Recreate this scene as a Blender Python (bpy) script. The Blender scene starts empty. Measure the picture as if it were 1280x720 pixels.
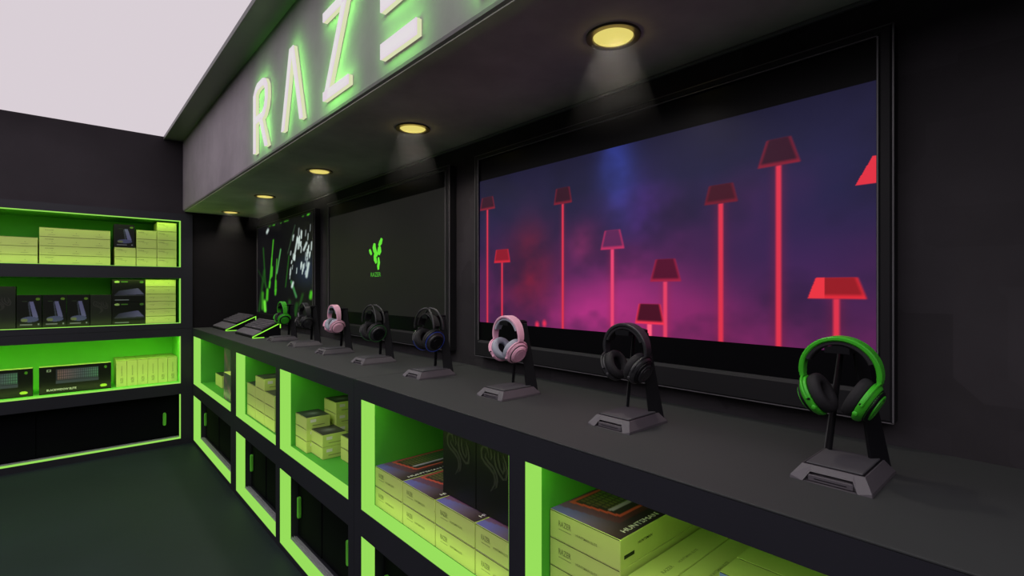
import bpy, math, random
import numpy as np
from mathutils import Vector, Matrix

# ------------------------------------------------------------------ camera, light, exposure
SC = bpy.context.scene
COL = SC.collection
R = math.radians
EYE = 1.4
cam = bpy.data.cameras.new('camera'); cam.sensor_width = 36.0
cam.lens = 36.0 * (360 / math.tan(R(30))) / 1280.0
cam.clip_start = 0.02
cam_o = bpy.data.objects.new('camera', cam); COL.objects.link(cam_o)
cam_o.location = (0, 0, EYE)
cam_o.rotation_euler = (R(90), 0, -math.atan(558 / 623.54))
SC.camera = cam_o
SC.view_settings.view_transform = 'Standard'
SC.view_settings.look = 'None'
SC.view_settings.exposure = 0.0
SC.view_settings.gamma = 1.0
SC.view_settings.use_curve_mapping = False
SC.cycles.max_bounces = 6
SC.cycles.diffuse_bounces = 4
SC.cycles.glossy_bounces = 3
SC.cycles.volume_bounces = 0
SC.cycles.sample_clamp_indirect = 4.0
SC.cycles.use_denoising = True
world = bpy.data.worlds.new('world'); SC.world = world; world.use_nodes = True
world.node_tree.nodes['Background'].inputs[0].default_value = (0.02, 0.02, 0.022, 1)
world.node_tree.nodes['Background'].inputs[1].default_value = 0.5

def area_light(name, loc, direction, sx, sy, energy, color, spread=180, shape='RECTANGLE', xdir=None):
    l = bpy.data.lights.new(name, 'AREA'); l.shape = shape; l.size = sx
    if shape == 'RECTANGLE': l.size_y = sy
    l.energy = energy; l.color = color; l.spread = R(spread)
    o = bpy.data.objects.new(name, l); COL.objects.link(o)
    z = -Vector(direction).normalized()
    x = Vector(xdir) if xdir else Vector((1, 0, 0))
    y = z.cross(x).normalized(); x = y.cross(z).normalized()
    m = Matrix((x, y, z)).transposed().to_4x4(); m.translation = Vector(loc)
    o.matrix_world = m
    return o
# unseen area light added just under the luminous ceiling panel, strengthening its light
CEIL_W = 62.0
area_light('ceiling_panel_boost', (-1.2, 1.2, 2.70), (0, 0, -1), 3.6, 7.6, CEIL_W, (1.0, .93, .98))
LAMP_W = 1.3          # each downlight
LED_W = 1.4           # shelf lighting, watts per metre

# ------------------------------------------------------------------ colour and materials
def lin(c):
    c = c / 255.0
    return c / 12.92 if c <= .04045 else ((c + .055) / 1.055) ** 2.4
def S(r, g, b): return (lin(r), lin(g), lin(b), 1)
MATS = {}
def mat(name, col, rough=.6, spec=.5, metal=0, noise=.12, scale=6, bump=0, coat=0):
    if name in MATS: return MATS[name]
    m = bpy.data.materials.new(name); m.use_nodes = True; nt = m.node_tree; p = nt.nodes['Principled BSDF']
    p.inputs['Roughness'].default_value = rough; p.inputs['Metallic'].default_value = metal
    p.inputs['Specular IOR Level'].default_value = spec; p.inputs['Coat Weight'].default_value = coat
    tc = nt.nodes.new('ShaderNodeTexCoord'); n = nt.nodes.new('ShaderNodeTexNoise'); n.inputs['Scale'].default_value = scale
    n.inputs['Detail'].default_value = 4
    mx = nt.nodes.new('ShaderNodeMix'); mx.data_type = 'RGBA'
    mx.inputs[6].default_value = tuple(c * (1 - noise) for c in col[:3]) + (1,)
    mx.inputs[7].default_value = tuple(min(1, c * (1 + noise)) for c in col[:3]) + (1,)
    nt.links.new(tc.outputs['Object'], n.inputs['Vector']); nt.links.new(n.outputs['Fac'], mx.inputs[0])
    nt.links.new(mx.outputs[2], p.inputs['Base Color'])
    if bump:
        n2 = nt.nodes.new('ShaderNodeTexNoise'); n2.inputs['Scale'].default_value = scale * 12
        b = nt.nodes.new('ShaderNodeBump'); b.inputs['Strength'].default_value = bump; b.inputs['Distance'].default_value = .002
        nt.links.new(tc.outputs['Object'], n2.inputs['Vector']); nt.links.new(n2.outputs['Fac'], b.inputs['Height'])
        nt.links.new(b.outputs[0], p.inputs['Normal'])
    MATS[name] = m; return m
def emit(name, col, strength=1.0):
    if name in MATS: return MATS[name]
    m = bpy.data.materials.new(name); m.use_nodes = True; nt = m.node_tree
    p = nt.nodes['Principled BSDF']; p.inputs['Base Color'].default_value = (0.01, 0.01, 0.01, 1); p.inputs['Specular IOR Level'].default_value = 0
    p.inputs['Emission Color'].default_value = col; p.inputs['Emission Strength'].default_value = strength
    MATS[name] = m; return m
def concrete(name, col, amp=.35, scale=2.2, rough=.75, blocks=0, spec=.3):
    """painted plaster with soft cloudy wear and optional square blotches"""
    m = bpy.data.materials.new(name); m.use_nodes = True; nt = m.node_tree; p = nt.nodes['Principled BSDF']
    p.inputs['Roughness'].default_value = rough; p.inputs['Specular IOR Level'].default_value = spec
    tc = nt.nodes.new('ShaderNodeTexCoord'); n = nt.nodes.new('ShaderNodeTexNoise')
    n.inputs['Scale'].default_value = scale; n.inputs['Detail'].default_value = 6; n.inputs['Roughness'].default_value = .6
    nt.links.new(tc.outputs['Object'], n.inputs['Vector'])
    rp = nt.nodes.new('ShaderNodeValToRGB'); e = rp.color_ramp.elements
    e[0].position = .3; e[0].color = tuple(c * (1 - amp) for c in col[:3]) + (1,)
    e[1].position = .7; e[1].color = tuple(c * (1 + amp) for c in col[:3]) + (1,)
    src = n.outputs['Fac']
    if blocks:
        v = nt.nodes.new('ShaderNodeTexVoronoi'); v.distance = 'CHEBYCHEV'; v.inputs['Scale'].default_value = blocks
        nt.links.new(tc.outputs['Object'], v.inputs['Vector'])
        bw = nt.nodes.new('ShaderNodeRGBToBW'); nt.links.new(v.outputs['Color'], bw.inputs[0])
        mx = nt.nodes.new('ShaderNodeMix'); mx.inputs[0].default_value = .3
        nt.links.new(n.outputs['Fac'], mx.inputs[2]); nt.links.new(bw.outputs[0], mx.inputs[3]); src = mx.outputs[0]
    nt.links.new(src, rp.inputs[0]); nt.links.new(rp.outputs[0], p.inputs['Base Color'])
    b = nt.nodes.new('ShaderNodeBump'); b.inputs['Strength'].default_value = .15; b.inputs['Distance'].default_value = .01
    nt.links.new(n.outputs['Fac'], b.inputs['Height']); nt.links.new(b.outputs[0], p.inputs['Normal'])
    return m
def attr_mat(name, emission=False, rough=.4):
    if name in MATS: return MATS[name]
    m = bpy.data.materials.new(name); m.use_nodes = True; nt = m.node_tree; p = nt.nodes['Principled BSDF']
    a = nt.nodes.new('ShaderNodeAttribute'); a.attribute_name = 'print'
    p.inputs['Roughness'].default_value = rough
    if emission:
        p.inputs['Base Color'].default_value = (.004, .004, .004, 1); p.inputs['Specular IOR Level'].default_value = .15
        nt.links.new(a.outputs['Color'], p.inputs['Emission Color']); p.inputs['Emission Strength'].default_value = 1
    else:
        nt.links.new(a.outputs['Color'], p.inputs['Base Color']); p.inputs['Specular IOR Level'].default_value = .3
    MATS[name] = m; return m

GREEN_L = (.305, .716, .10, 1)
M_black = mat('black_laminate', (.022, .022, .030, 1), .5, .35, noise=.2, scale=3)
M_top = mat('charcoal_worktop', (.045, .048, .049, 1), .6, .3, noise=.1, scale=3)
M_lining = mat('green_lining', (.08, .36, .045, 1), .7, .2, noise=.06)
M_led = emit('green_led_strip', GREEN_L, 1.0)
M_door = mat('black_door', (.004, .004, .006, 1), .8, .05, noise=.15)
M_handle = mat('green_handle', (.15, .62, .05, 1), .5, .4)
M_rail = mat('grey_rail', (.30, .30, .32, 1), .5, .4, noise=.3, scale=40)
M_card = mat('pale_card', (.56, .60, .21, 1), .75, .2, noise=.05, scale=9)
M_card_b = mat('black_card', (.004, .004, .0045, 1), .5, .4, noise=.2)
M_print = attr_mat('box_print')
M_screen = attr_mat('screen_picture', True)
M_ink = mat('olive_ink', (.24, .26, .10, 1), .7, .2)
M_inkw = mat('white_ink', (.75, .62, .80, 1), .6, .2)
M_inkd = mat('black_ink', (.02, .03, .01, 1), .7, .2)
M_stand = mat('grey_stand_plastic', (.100, .090, .104, 1), .45, .45, noise=.08, scale=30, bump=.1)
M_pad = mat('rubber_pad', (.075, .073, .082, 1), .7, .3)
M_arm = mat('black_stand_arm', (.007, .007, .009, 1), .5, .18)
M_cablegrey = mat('grey_edge', (.10, .10, .10, 1), .4, .5)
M_tvf = mat('television_frame', (.015, .0145, .017, 1), .5, .2, noise=.1)
M_panel = mat('screen_glass', (.004, .004, .005, 1), .3, .08)

# ------------------------------------------------------------------ mesh helpers
class MB:
    def __init__(s): s.v = []; s.f = []
    def quad_box(s, c8):
        n = len(s.v); s.v += [tuple(c) for c in c8]
        s.f += [tuple(n + i for i in q) for q in ((0, 3, 2, 1), (4, 5, 6, 7), (0, 1, 5, 4), (1, 2, 6, 5), (2, 3, 7, 6), (3, 0, 4, 7))]
        return s
    def box(s, x0, x1, y0, y1, z0, z1):
        if x0 > x1: x0, x1 = x1, x0
        if y0 > y1: y0, y1 = y1, y0
        return s.quad_box([(x0, y0, z0), (x1, y0, z0), (x1, y1, z0), (x0, y1, z0), (x0, y0, z1), (x1, y0, z1), (x1, y1, z1), (x0, y1, z1)])
    def prism(s, pts, fa, fb):
        """pts: 2-D outline, fa / fb map a point to the two end faces"""
        n = len(s.v); k = len(pts)
        s.v += [fa(*p) for p in pts] + [fb(*p) for p in pts]
        s.f += [tuple(n + i for i in range(k))[::-1], tuple(n + k + i for i in range(k))]
        s.f += [(n + i, n + (i + 1) % k, n + k + (i + 1) % k, n + k + i) for i in range(k)]
        return s
    def lathe(s, prof, M=Matrix(), seg=32):
        """profile (r, h) turned about local Z"""
        n = len(s.v); k = len(prof)
        for i in range(seg):
            a = 2 * math.pi * i / seg
            for r, h in prof: s.v.append(tuple(M @ Vector((r * math.cos(a), r * math.sin(a), h))))
        for i in range(seg):
            j = (i + 1) % seg
            for q in range(k - 1): s.f.append((n + i * k + q, n + j * k + q, n + j * k + q + 1, n + i * k + q + 1))
        return s
    def sweep(s, frames, section, closed=False):
        """frames: list of (origin, ax, ay[, scale]); section: 2-D loop"""
        n = len(s.v); k = len(section)
        for fr in frames:
            o, ax, ay = fr[:3]; sc = fr[3] if len(fr) > 3 else (1, 1)
            for a, b in section: s.v.append(tuple(Vector(o) + Vector(ax) * a * sc[0] + Vector(ay) * b * sc[1]))
        m = len(frames)
        for i in range(m if closed else m - 1):
            j = (i + 1) % m
            for q in range(k):
                r = (q + 1) % k
                s.f.append((n + i * k + q, n + i * k + r, n + j * k + r, n + j * k + q))
        if not closed:
            s.f.append(tuple(n + q for q in range(k))[::-1]); s.f.append(tuple(n + (m - 1) * k + q for q in range(k)))
        return s
    def tube(s, pts, r, seg=10, closed=False):
        pts = [Vector(p) for p in pts]; fr = []
        up = Vector((0, 0, 1)); m = len(pts)
        for i, p in enumerate(pts):
            a = pts[(i - 1) % m] if (closed or i) else p; b = pts[(i + 1) % m] if (closed or i < m - 1) else p
            t = (b - a).normalized()
            x = t.cross(up)
            if x.length < .05: x = t.cross(Vector((1, 0, 0)))
            x.normalize(); fr.append((p, x, x.cross(t)))
        return s.sweep(fr, [(r * math.cos(2 * math.pi * i / seg), r * math.sin(2 * math.pi * i / seg)) for i in range(seg)], closed)
    def build(s, name, m, parent=None, bevel=0, smooth=False, seg=2, loc=None, M=None):
        me = bpy.data.meshes.new(name); me.from_pydata(s.v, [], s.f); me.update()
        import bmesh
        bm = bmesh.new(); bm.from_mesh(me); bmesh.ops.recalc_face_normals(bm, faces=bm.faces); bm.to_mesh(me); bm.free()
        if m: me.materials.append(m)
        if smooth:
            me.polygons.foreach_set('use_smooth', [True] * len(me.polygons))
            me.set_sharp_from_angle(angle=R(38))
        o = bpy.data.objects.new(name, me); COL.objects.link(o)
        if parent: o.parent = parent
        if loc: o.location = loc
        if bevel:
            b = o.modifiers.new('bevel', 'BEVEL'); b.width = bevel; b.segments = seg; b.limit_method = 'ANGLE'; b.harden_normals = False
        return o
def thing(name, label, cat, loc=(0, 0, 0), rz=0, group=None):
    o = bpy.data.objects.new(name, None); COL.objects.link(o); o.location = loc; o.rotation_euler = (0, 0, rz)
    o.empty_display_size = .05
    o['label'] = label; o['category'] = cat
    if group: o['group'] = group
    return o
def tag(o, label, cat, group=None):
    o['label'] = label; o['category'] = cat
    if group: o['group'] = group
    return o
def structure(name, mb, m, bevel=0):
    o = mb.build(name, m, bevel=bevel); o['kind'] = 'structure'; return o
def copy_tree(o, parent=None):
    c = o.copy(); COL.objects.link(c)
    if parent: c.parent = parent
    for ch in list(o.children): copy_tree(ch, c)
    return c
def srgb_lin(a):
    a = np.clip(a, 0, 1); return np.where(a <= .04045, a / 12.92, ((a + .055) / 1.055) ** 2.4)
def picture(name, parent, o, u, v, w, h, nx, ny, fn, m):
    """flat picture: grid from corner o along unit vectors u, v; fn(U, V) -> RGB arrays in 0..1 (display values)"""
    o, u, v = Vector(o), Vector(u), Vector(v)
    gx, gy = np.meshgrid(np.linspace(0, 1, nx), np.linspace(0, 1, ny))
    gx, gy = gx.ravel(), gy.ravel()
    P = np.array(o)[None] + gx[:, None] * np.array(u)[None] * w + gy[:, None] * np.array(v)[None] * h
    idx = np.arange(nx * ny).reshape(ny, nx)
    F = np.stack([idx[:-1, :-1], idx[:-1, 1:], idx[1:, 1:], idx[1:, :-1]], -1).reshape(-1, 4)
    me = bpy.data.meshes.new(name); me.from_pydata(P.tolist(), [], F.tolist()); me.update()
    c = np.zeros((nx * ny, 4)); c[:, 3] = 1; c[:, :3] = srgb_lin(fn(gx, gy))
    at = me.color_attributes.new('print', 'FLOAT_COLOR', 'POINT'); at.data.foreach_set('color', c.ravel())
    me.materials.append(m)
    ob = bpy.data.objects.new(name, me); COL.objects.link(ob); ob.parent = parent
    return ob
FONT_CACHE = {}
def text_mesh(s):
    if s not in FONT_CACHE:
        cu = bpy.data.curves.new('lettering', 'FONT'); cu.body = s; cu.size = 1.0; cu.offset = .012; cu.resolution_u = 2
        ob = bpy.data.objects.new('lettering', cu); COL.objects.link(ob)
        dg = bpy.context.evaluated_depsgraph_get(); me = bpy.data.meshes.new_from_object(ob.evaluated_get(dg))
        bpy.data.objects.remove(ob)
        v = [tuple(x.co) for x in me.vertices]; f = [tuple(p.vertices) for p in me.polygons]
        xs = [p[0] for p in v]; ys = [p[1] for p in v]
        FONT_CACHE[s] = (v, f, min(xs), max(xs), min(ys), max(ys))
    return FONT_CACHE[s]
def lettering(mb, s, o, u, v, width, height, off=0.0):
    """writes s into mb: lower-left corner o, reading direction u, up v, fitted to width x height"""
    V, F, x0, x1, y0, y1 = text_mesh(s); n = len(mb.v); o, u, v = Vector(o), Vector(u), Vector(v)
    for p in V: mb.v.append(tuple(o + u * ((p[0] - x0) / (x1 - x0) * width) + v * ((p[1] - y0) / (y1 - y0) * height)))
    mb.f += [tuple(n + i for i in f) for f in F]
    return mb
def strokes(mb, lines, width, place, lift=.0006, taper=.35):
    """flat ribbons along 2-D polylines; place(a, b, h) -> 3-D"""
    for ln in lines:
        w = width
        if isinstance(ln, tuple) and isinstance(ln[0], list): ln, w = ln
        n = len(mb.v); k = len(ln)
        for i, (a, b) in enumerate(ln):
            p = ln[max(i - 1, 0)]; q = ln[min(i + 1, k - 1)]
            dx, dy = q[0] - p[0], q[1] - p[1]; L = math.hypot(dx, dy) or 1
            t = w * (taper if i in (0, k - 1) else 1) * .5
            mb.v.append(place(a - dy / L * t, b + dx / L * t, lift)); mb.v.append(place(a + dy / L * t, b - dx / L * t, lift))
        for i in range(k - 1): mb.f.append((n + 2 * i, n + 2 * i + 1, n + 2 * i + 3, n + 2 * i + 2))
    return mb

# ------------------------------------------------------------------ room
XF, XW, YB = .859, 1.4257, 5.335
ZT, ZS, ZC = 1.0376, 2.0915, 2.716
XL, YR = -3.2, -3.0
M_floor = concrete('dark_floor', (.017, .027, .029), .15, 1.2, .55, spec=.25)
M_wallr = concrete('dark_plaster', (.034, .030, .035), .35, 3.0, .75, blocks=5)
M_wallb = concrete('black_wall', (.032, .026, .032), .2, 2.0, .8)
M_fascia = concrete('grey_fascia', (.27, .235, .265), .18, 3.0, .75)
M_soffit = concrete('dark_soffit', (.58, .58, .50), .22, 2.5, .8)
M_trim = mat('ceiling_border', (.16, .16, .16, 1), .4, .5, noise=.1)

structure('floor', MB().box(XL - .1, XW + .1, YR - .1, 5.95, -.1, 0), M_floor)
structure('wall_right', MB().box(XW, XW + .12, YR, 5.9, 0, ZC + .1), M_wallr)
wb = MB().box(XL, XW, YB, 5.9, 2.067, ZC + .1).box(XF + .001, XW, YB, 5.9, 0, 2.067).box(XL, -1.108, YB, 5.9, 0, 2.067)
structure('wall_back', wb, M_wallb)
structure('trim_5', MB().box(XF + .001, XW - .001, YB - .006, YB - .0005, ZT + .001, ZS - .006), concrete('black_panel', (.010, .009, .010), .2, 2.0, .8, spec=.15))
structure('wall_left', MB().box(XL - .12, XL, YR, 5.9, 0, ZC + .1), M_wallb)
structure('wall_front', MB().box(XL, XW, YR - .12, YR, 0, ZC + .1), M_wallb)
structure('ceiling', MB().box(XL - .1, XW + .1, YR - .1, 5.95, ZC + .06, ZC + .16), M_trim)
structure('trim_1', MB().box(.6585, .787, YR, YB, ZC, ZC + .06).box(.645, .6585, YR, YB, ZC - .006, ZC + .06), M_trim, bevel=.002)
structure('trim_2', MB().box(.787, XW, YR, YB, ZS, ZC + .06), M_fascia, bevel=.012)
so = structure('trim_3', MB().box(.80, XW - .001, YR, YB - .001, ZS - .004, ZS - .0005), M_soffit)
structure('trim_4', MB().box(XW - .012, XW, YR, YB, ZS - .016, ZS - .004), M_trim, bevel=.003)
p = thing('luminous_ceiling_panel', 'large flat glowing white ceiling panel above the aisle, bordered by a dark strip', 'ceiling light', (0, 0, ZC))
MB().box(XL + .002, .644, YR + .01, YB - .002, .02, .05).build('diffuser', emit('white_ceiling_panel', (.694, .624, .672, 1), 1.0), p)

# ------------------------------------------------------------------ cabinets
def cabinet(name, label, fmap, w0, w1, z0, z1, depth, bays, worktop=None, post=.06, handles=(), group=None, cat='cabinet', led=1.0, lining=None):
    """fmap(d, w, z) -> world; bays: (wa, wb, za, zb, kind) openings; kind 'niche' or 'doors'"""
    c = thing(name, label, cat, fmap(0, (w0 + w1) / 2, z0), 0, group)
    base = Vector(c.location)
    def bx(mb, d0, d1, wa, wb_, za, zb):
        a = Vector(fmap(d0, wa, za)) - base; b = Vector(fmap(d1, wb_, zb)) - base
        mb.box(a.x, b.x, a.y, b.y, min(a.z, b.z), max(a.z, b.z)); return mb
    car = MB(); top = worktop if worktop else z1
    # carcass: solid material everywhere the openings leave free, cut column by column
    ws = sorted({w0, w1} | {x for b in bays for x in b[:2]})
    cols = list(zip(ws[:-1], ws[1:]))
    for wa, wb_ in cols:
        mid = (wa + wb_) / 2; op = sorted([b for b in bays if b[0] < mid < b[1]], key=lambda b: b[2])
        if not op: bx(car, 0, depth, wa, wb_, z0, top); continue
        zz = z0
        for b in op:
            bx(car, 0, depth, wa, wb_, zz, b[2]); zz = b[3]
        bx(car, 0, depth, wa, wb_, zz, top)
        for b in op: bx(car, depth - .02, depth, wa, wb_, b[2], b[3])
    car.build('carcass', M_black, c)
    if worktop: bx(MB(), 0, depth, w0 + .0015, w1 - .0015, worktop + .0005, z1).build('worktop', M_top, c, bevel=.0012)
    for b in bays:
        wa, wb_, za, zb, kind = b
        t = .003; st = MB(); dl = .057
        bx(st, .002, dl, wa, wa + t, za, zb); bx(st, .002, dl, wb_ - t, wb_, za, zb)
        bx(st, .002, dl, wa + t, wb_ - t, za, za + t)
        if zb > EYE + .3: bx(st, .002, dl, wa + t, wb_ - t, zb - t, zb)
        st.build('led_strip', M_led, c)
        if kind == 'niche':
            ln = MB(); dd = depth - .021
            bx(ln, dl, dd, wa, wa + t, za, zb); bx(ln, dl, dd, wb_ - t, wb_, za, zb)
            bx(ln, dl, dd, wa + t, wb_ - t, za, za + t * .6); bx(ln, dl, dd, wa + t, wb_ - t, zb - t, zb)
            bx(ln, dd - t, dd, wa + t, wb_ - t, za + t, zb - t)
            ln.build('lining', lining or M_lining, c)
            L = wb_ - wa - .04
            f = lambda d, w, z: Vector(fmap(d, w, z))
            ax = (f(0, 1, 0) - f(0, 0, 0))
            dvec = f(1, 0, 0) - f(0, 0, 0)
            area_light('shelf_led', f(.03, (wa + wb_) / 2, zb - .008), dvec * .3 + Vector((0, 0, -1)), L, .03, LED_W * L * .6 * led, (.54, .86, .18), 170, xdir=ax)
            area_light('shelf_led', f(.010, (wa + wb_) / 2, za + .012), dvec * .6 + Vector((0, 0, 1)), L, .02, LED_W * L * .22 * led, (.54, .86, .18), 170, xdir=ax)
        else:
            for (da, db, dd_, hw) in b_doors(wa, wb_):
                dr = bx(MB(), dd_, dd_ + .018, da, db, za + .012, zb - .002).build('door', M_door, c, bevel=.002)
                if hw is not None:
                    zc = za + (zb - za) * .44
                    hm = MB(); r = .013
                    for k in range(1):
                        pts = [(r * math.cos(a), (.045 if a < math.pi else -.045) + r * math.sin(a)) for a in [i * math.pi / 8 for i in range(16)]]
                        hm.prism(pts, lambda a_, b_: tuple(Vector(fmap(dd_ - .018, hw + a_, zc + b_)) - base), lambda a_, b_: tuple(Vector(fmap(dd_ - .0005, hw + a_, zc + b_)) - base))
                    h = hm.build('handle', M_handle, dr, bevel=.004); h['label'] = 'rounded bright green handle'
            rl = MB()
            bx(rl, dl - .002, .088, wa + .004, wb_ - .004, za + .0005, za + .006)
            bx(rl, dl + .004, dl + .007, wa + .004, wb_ - .004, za + .006, za + .012)
            bx(rl, dl + .016, dl + .019, wa + .004, wb_ - .004, za + .006, za + .012)
            rl.build('sliding_rail', M_rail, c)
    return c
def b_doors(wa, wb_):
    W = wb_ - wa
    if BACK[0]:       # cupboard under the wall shelves
        s = -.172
        return [(s, wb_ - .001, .096, wb_ - .11), (wa + .001, s - .003, .096, wa + .11)]
    s = wb_ - W * .385
    return [(s, wb_ - .001, .096, wb_ - .045), (wa + .001, s - .003, .100, wa + .205)]
BACK = [False]
fc = lambda d, w, z: (XF + d, w, z)
fs = lambda d, w, z: (w, 5.31 + d, z)
def bays2(a0, a1, b0=None, b1=None):
    r = [(a0, a1, .535, .965, 'niche'), (a0, a1, .03, .432, 'doors')]
    if b0 is not None: r += [(b0, b1, .535, .965, 'niche'), (b0, b1, .03, .432, 'doors')]
    return r
D = XW - XF - .001
cabinet('counter_cabinet', 'black counter cabinet with green lit shelf, set in the far corner under the tilted keyboards', fc, 3.842, 5.308, 0, ZT, D, bays2(3.905, 5.27), 1.0330, group='counter cabinets')
cabinet('counter_cabinet', 'black two-bay counter cabinet holding small pale cartons with black tops', fc, 1.907, 3.840, 0, ZT, D, bays2(2.905, 3.765, 1.962, 2.837), 1.0330, group='counter cabinets')
cabinet('counter_cabinet', 'nearest black two-bay counter cabinet, filled with long keyboard boxes', fc, -.03, 1.905, 0, ZT, D, bays2(.972, 1.845, .03, .912), 1.0330, group='counter cabinets')
BACK[0] = True
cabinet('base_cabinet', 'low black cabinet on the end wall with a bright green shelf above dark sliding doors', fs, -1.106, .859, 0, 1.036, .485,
        [(-1.016, .769, .547, .968, 'niche'), (-1.016, .769, .052, .45, 'doors')], led=2.0, lining=mat('green_lining_lit_tone', (.22, .80, .10, 1), .7, .2, noise=.05))  # lighter copy of the green lining; stronger light painted into the colour
cabinet('wall_shelf_unit', 'black shelf unit with two green lit shelves standing on the low end cabinet', fs, -1.106, .859, 1.0376, 2.065, .485,
        [(-1.016, .769, 1.085, 1.486, 'niche'), (-1.016, .769, 1.586, 2.002, 'niche')], cat='shelf')

# ------------------------------------------------------------------ cartons
def rectm(U, V, a, b, c, d): return ((U > a) & (U < b) & (V > c) & (V < d)).astype(float)
def mixc(C, m, col):
    m = m[:, None]; return C * (1 - m) + np.array(col)[None] / 255. * m
def base_col(U, col): return np.tile(np.array(col, float)[None] / 255., (len(U), 1))
def quadmask(U, V, pts):
    m = np.ones(len(U)); k = len(pts)
    ar = sum(pts[i][0] * pts[(i + 1) % k][1] - pts[(i + 1) % k][0] * pts[i][1] for i in range(k))
    for i in range(k):
        (x0, y0), (x1, y1) = pts[i], pts[(i + 1) % k]
        d = ((x1 - x0) * (V - y0) - (y1 - y0) * (U - x0)) * (1 if ar > 0 else -1)
        m = m * (d > 0)
    return m
def hsv(h, s, v):
    h = (h % 1) * 6; i = np.floor(h); f = h - i; p = v * (1 - s); q = v * (1 - s * f); t = v * (1 - s * (1 - f)); i = i.astype(int) % 6
    r = np.choose(i, [v, q, p, p, t, v]); g = np.choose(i, [t, v, v, q, p, p]); b = np.choose(i, [p, p, t, v, v, q])
    return np.stack([r, g, b], 1)
def pr_kbtop(U, V):            # lid of a long keyboard box: dark blue fading to black, glowing keyboard in perspective
    C = base_col(U, (52, 38, 58))
    C = mixc(C, np.clip(1 - np.hypot(U * 3.2, (V - .55) * 1.6), 0, 1), (112, 72, 70))
    C = mixc(C, np.clip(1.3 * (1 - np.hypot(U * 2.0, (V - 1.0) * 1.1)), 0, 1), (108, 96, 190))
    q = [(.22, .30), (1.02, .30), (.97, .96), (.15, .96)]
    glow = quadmask(U, V, [(.15, .22), (1.05, .22), (1.0, 1.05), (.06, 1.05)]); C = mixc(C, glow * .5, (120, 50, 66))
    C = mixc(C, quadmask(U, V, q), (215, 84, 84))
    C = mixc(C, quadmask(U, V, [(.50, .30), (1.02, .30), (1.01, .36), (.50, .36)]), (190, 135, 50))
    C = mixc(C, quadmask(U, V, [(.24, .36), (.99, .36), (.94, .93), (.18, .93)]), (62, 50, 64))
    keys = quadmask(U, V, [(.25, .53), (.97, .53), (.93, .90), (.20, .90)]) * ((np.floor(U * 88) % 3 > 0) & (np.floor(V * 44) % 4 > 0))
    m = keys[:, None] * .9; C = C * (1 - m) + hsv(U * .7 + .92, .40, np.full(len(U), .50)) * m
    return mixc(C, quadmask(U, V, [(.25, .46), (.97, .46), (.97, .52), (.24, .52)]), (185, 160, 215))
def pr_kbface(U, V):           # long black face of a keyboard box with a lit keyboard
    C = base_col(U, (7, 7, 10))
    C = mixc(C, quadmask(U, V, [(.22, .36), (.82, .36), (.82, .90), (.22, .90)]), (40, 38, 62))
    k = quadmask(U, V, [(.24, .50), (.81, .50), (.81, .88), (.24, .88)]) * ((np.floor(U * 138) % 4 > 0) & (np.floor(V * 58) % 6 > 0))
    m = k[:, None]; C = C * (1 - m) + hsv(.92 - .42 * (U - .22) / .6, .30, .40 + .10 * V) * m
    C = mixc(C, quadmask(U, V, [(.22, .37), (.82, .37), (.82, .46), (.22, .46)]), (62, 60, 92))
    C = mixc(C, rectm(U, V, .10, .155, .82, .91) - rectm(U, V, .112, .143, .84, .89), (150, 150, 160))
    C = mixc(C, (np.hypot((U - .89) / .05, (V - .14) / .055) < 1).astype(float), (190, 220, 70))
    C = mixc(C, (np.hypot((U - .92) / .022, (V - .86) / .05) < 1).astype(float), (70, 120, 40))
    return C
def pr_stand(U, V):            # black box face with a silver L-shaped headset stand
    C = base_col(U, (7, 7, 9))
    C = mixc(C, quadmask(U, V, [(.50, .80), (.66, .80), (.86, .32), (.66, .28)]), (105, 98, 160))
    C = mixc(C, quadmask(U, V, [(.44, .78), (.50, .80), (.58, .34), (.52, .34)]), (60, 60, 85))
    C = mixc(C, (np.hypot((U - .52) / .36, (V - .26) / .085) < 1).astype(float), (78, 76, 130))
    C = mixc(C, (np.hypot((U - .30) / .14, (V - .24) / .05) < 1).astype(float), (110, 110, 90))
    C = mixc(C, rectm(U, V, .12, .62, .08, .115), (110, 105, 125)); C = mixc(C, rectm(U, V, .84, .90, .08, .13), (120, 120, 140))
    C = mixc(C, (np.hypot((U - .85) / .09, (V - .88) / .04) < 1).astype(float), (90, 120, 40))
    C = mixc(C, rectm(U, V, .22, .42, .80, .82), (60, 75, 55))
    return C
def pr_mat(U, V):              # black box face with a pale mouse mat seen in perspective
    C = base_col(U, (7, 7, 9))
    g = quadmask(U, V, [(.05, .30), (.97, .34), (.78, .62), (.20, .50)])
    m = (g * np.clip(.35 + U * .8, 0, 1))[:, None]; C = C * (1 - m) + np.array((95, 86, 145))[None] / 255. * m
    C = mixc(C, rectm(U, V, .06, .97, .27, .31), (52, 50, 66))
    C = mixc(C, (np.hypot((U - .14) / .08, (V - .90) / .05) < 1).astype(float), (165, 190, 120))
    C = mixc(C, rectm(U, V, .26, .46, .88, .93), (70, 110, 45)); C = mixc(C, (np.hypot((U - .9) / .06, (V - .90) / .06) < 1).astype(float), (70, 110, 45))
    C = mixc(C, rectm(U, V, .08, .5, .07, .11), (120, 120, 140))
    return C
def pr_small(U, V):            # dark lid of a small carton with a blurred product
    C = base_col(U, (50, 46, 56))
    g = np.exp(-(((U - .5) / .26) ** 2 + ((V - .5) / .2) ** 2)); return mixc(C, g, (120, 116, 132))
def pr_poster(U, V):           # purple and blue art on a narrow box
    C = base_col(U, (52, 48, 84)); C = mixc(C, np.clip(np.sin(V * 9 + U * 5), 0, 1) * .8, (130, 62, 110))
    return mixc(C, np.clip(np.cos(V * 7 - U * 8), 0, 1) * .5, (40, 40, 60))
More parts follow.
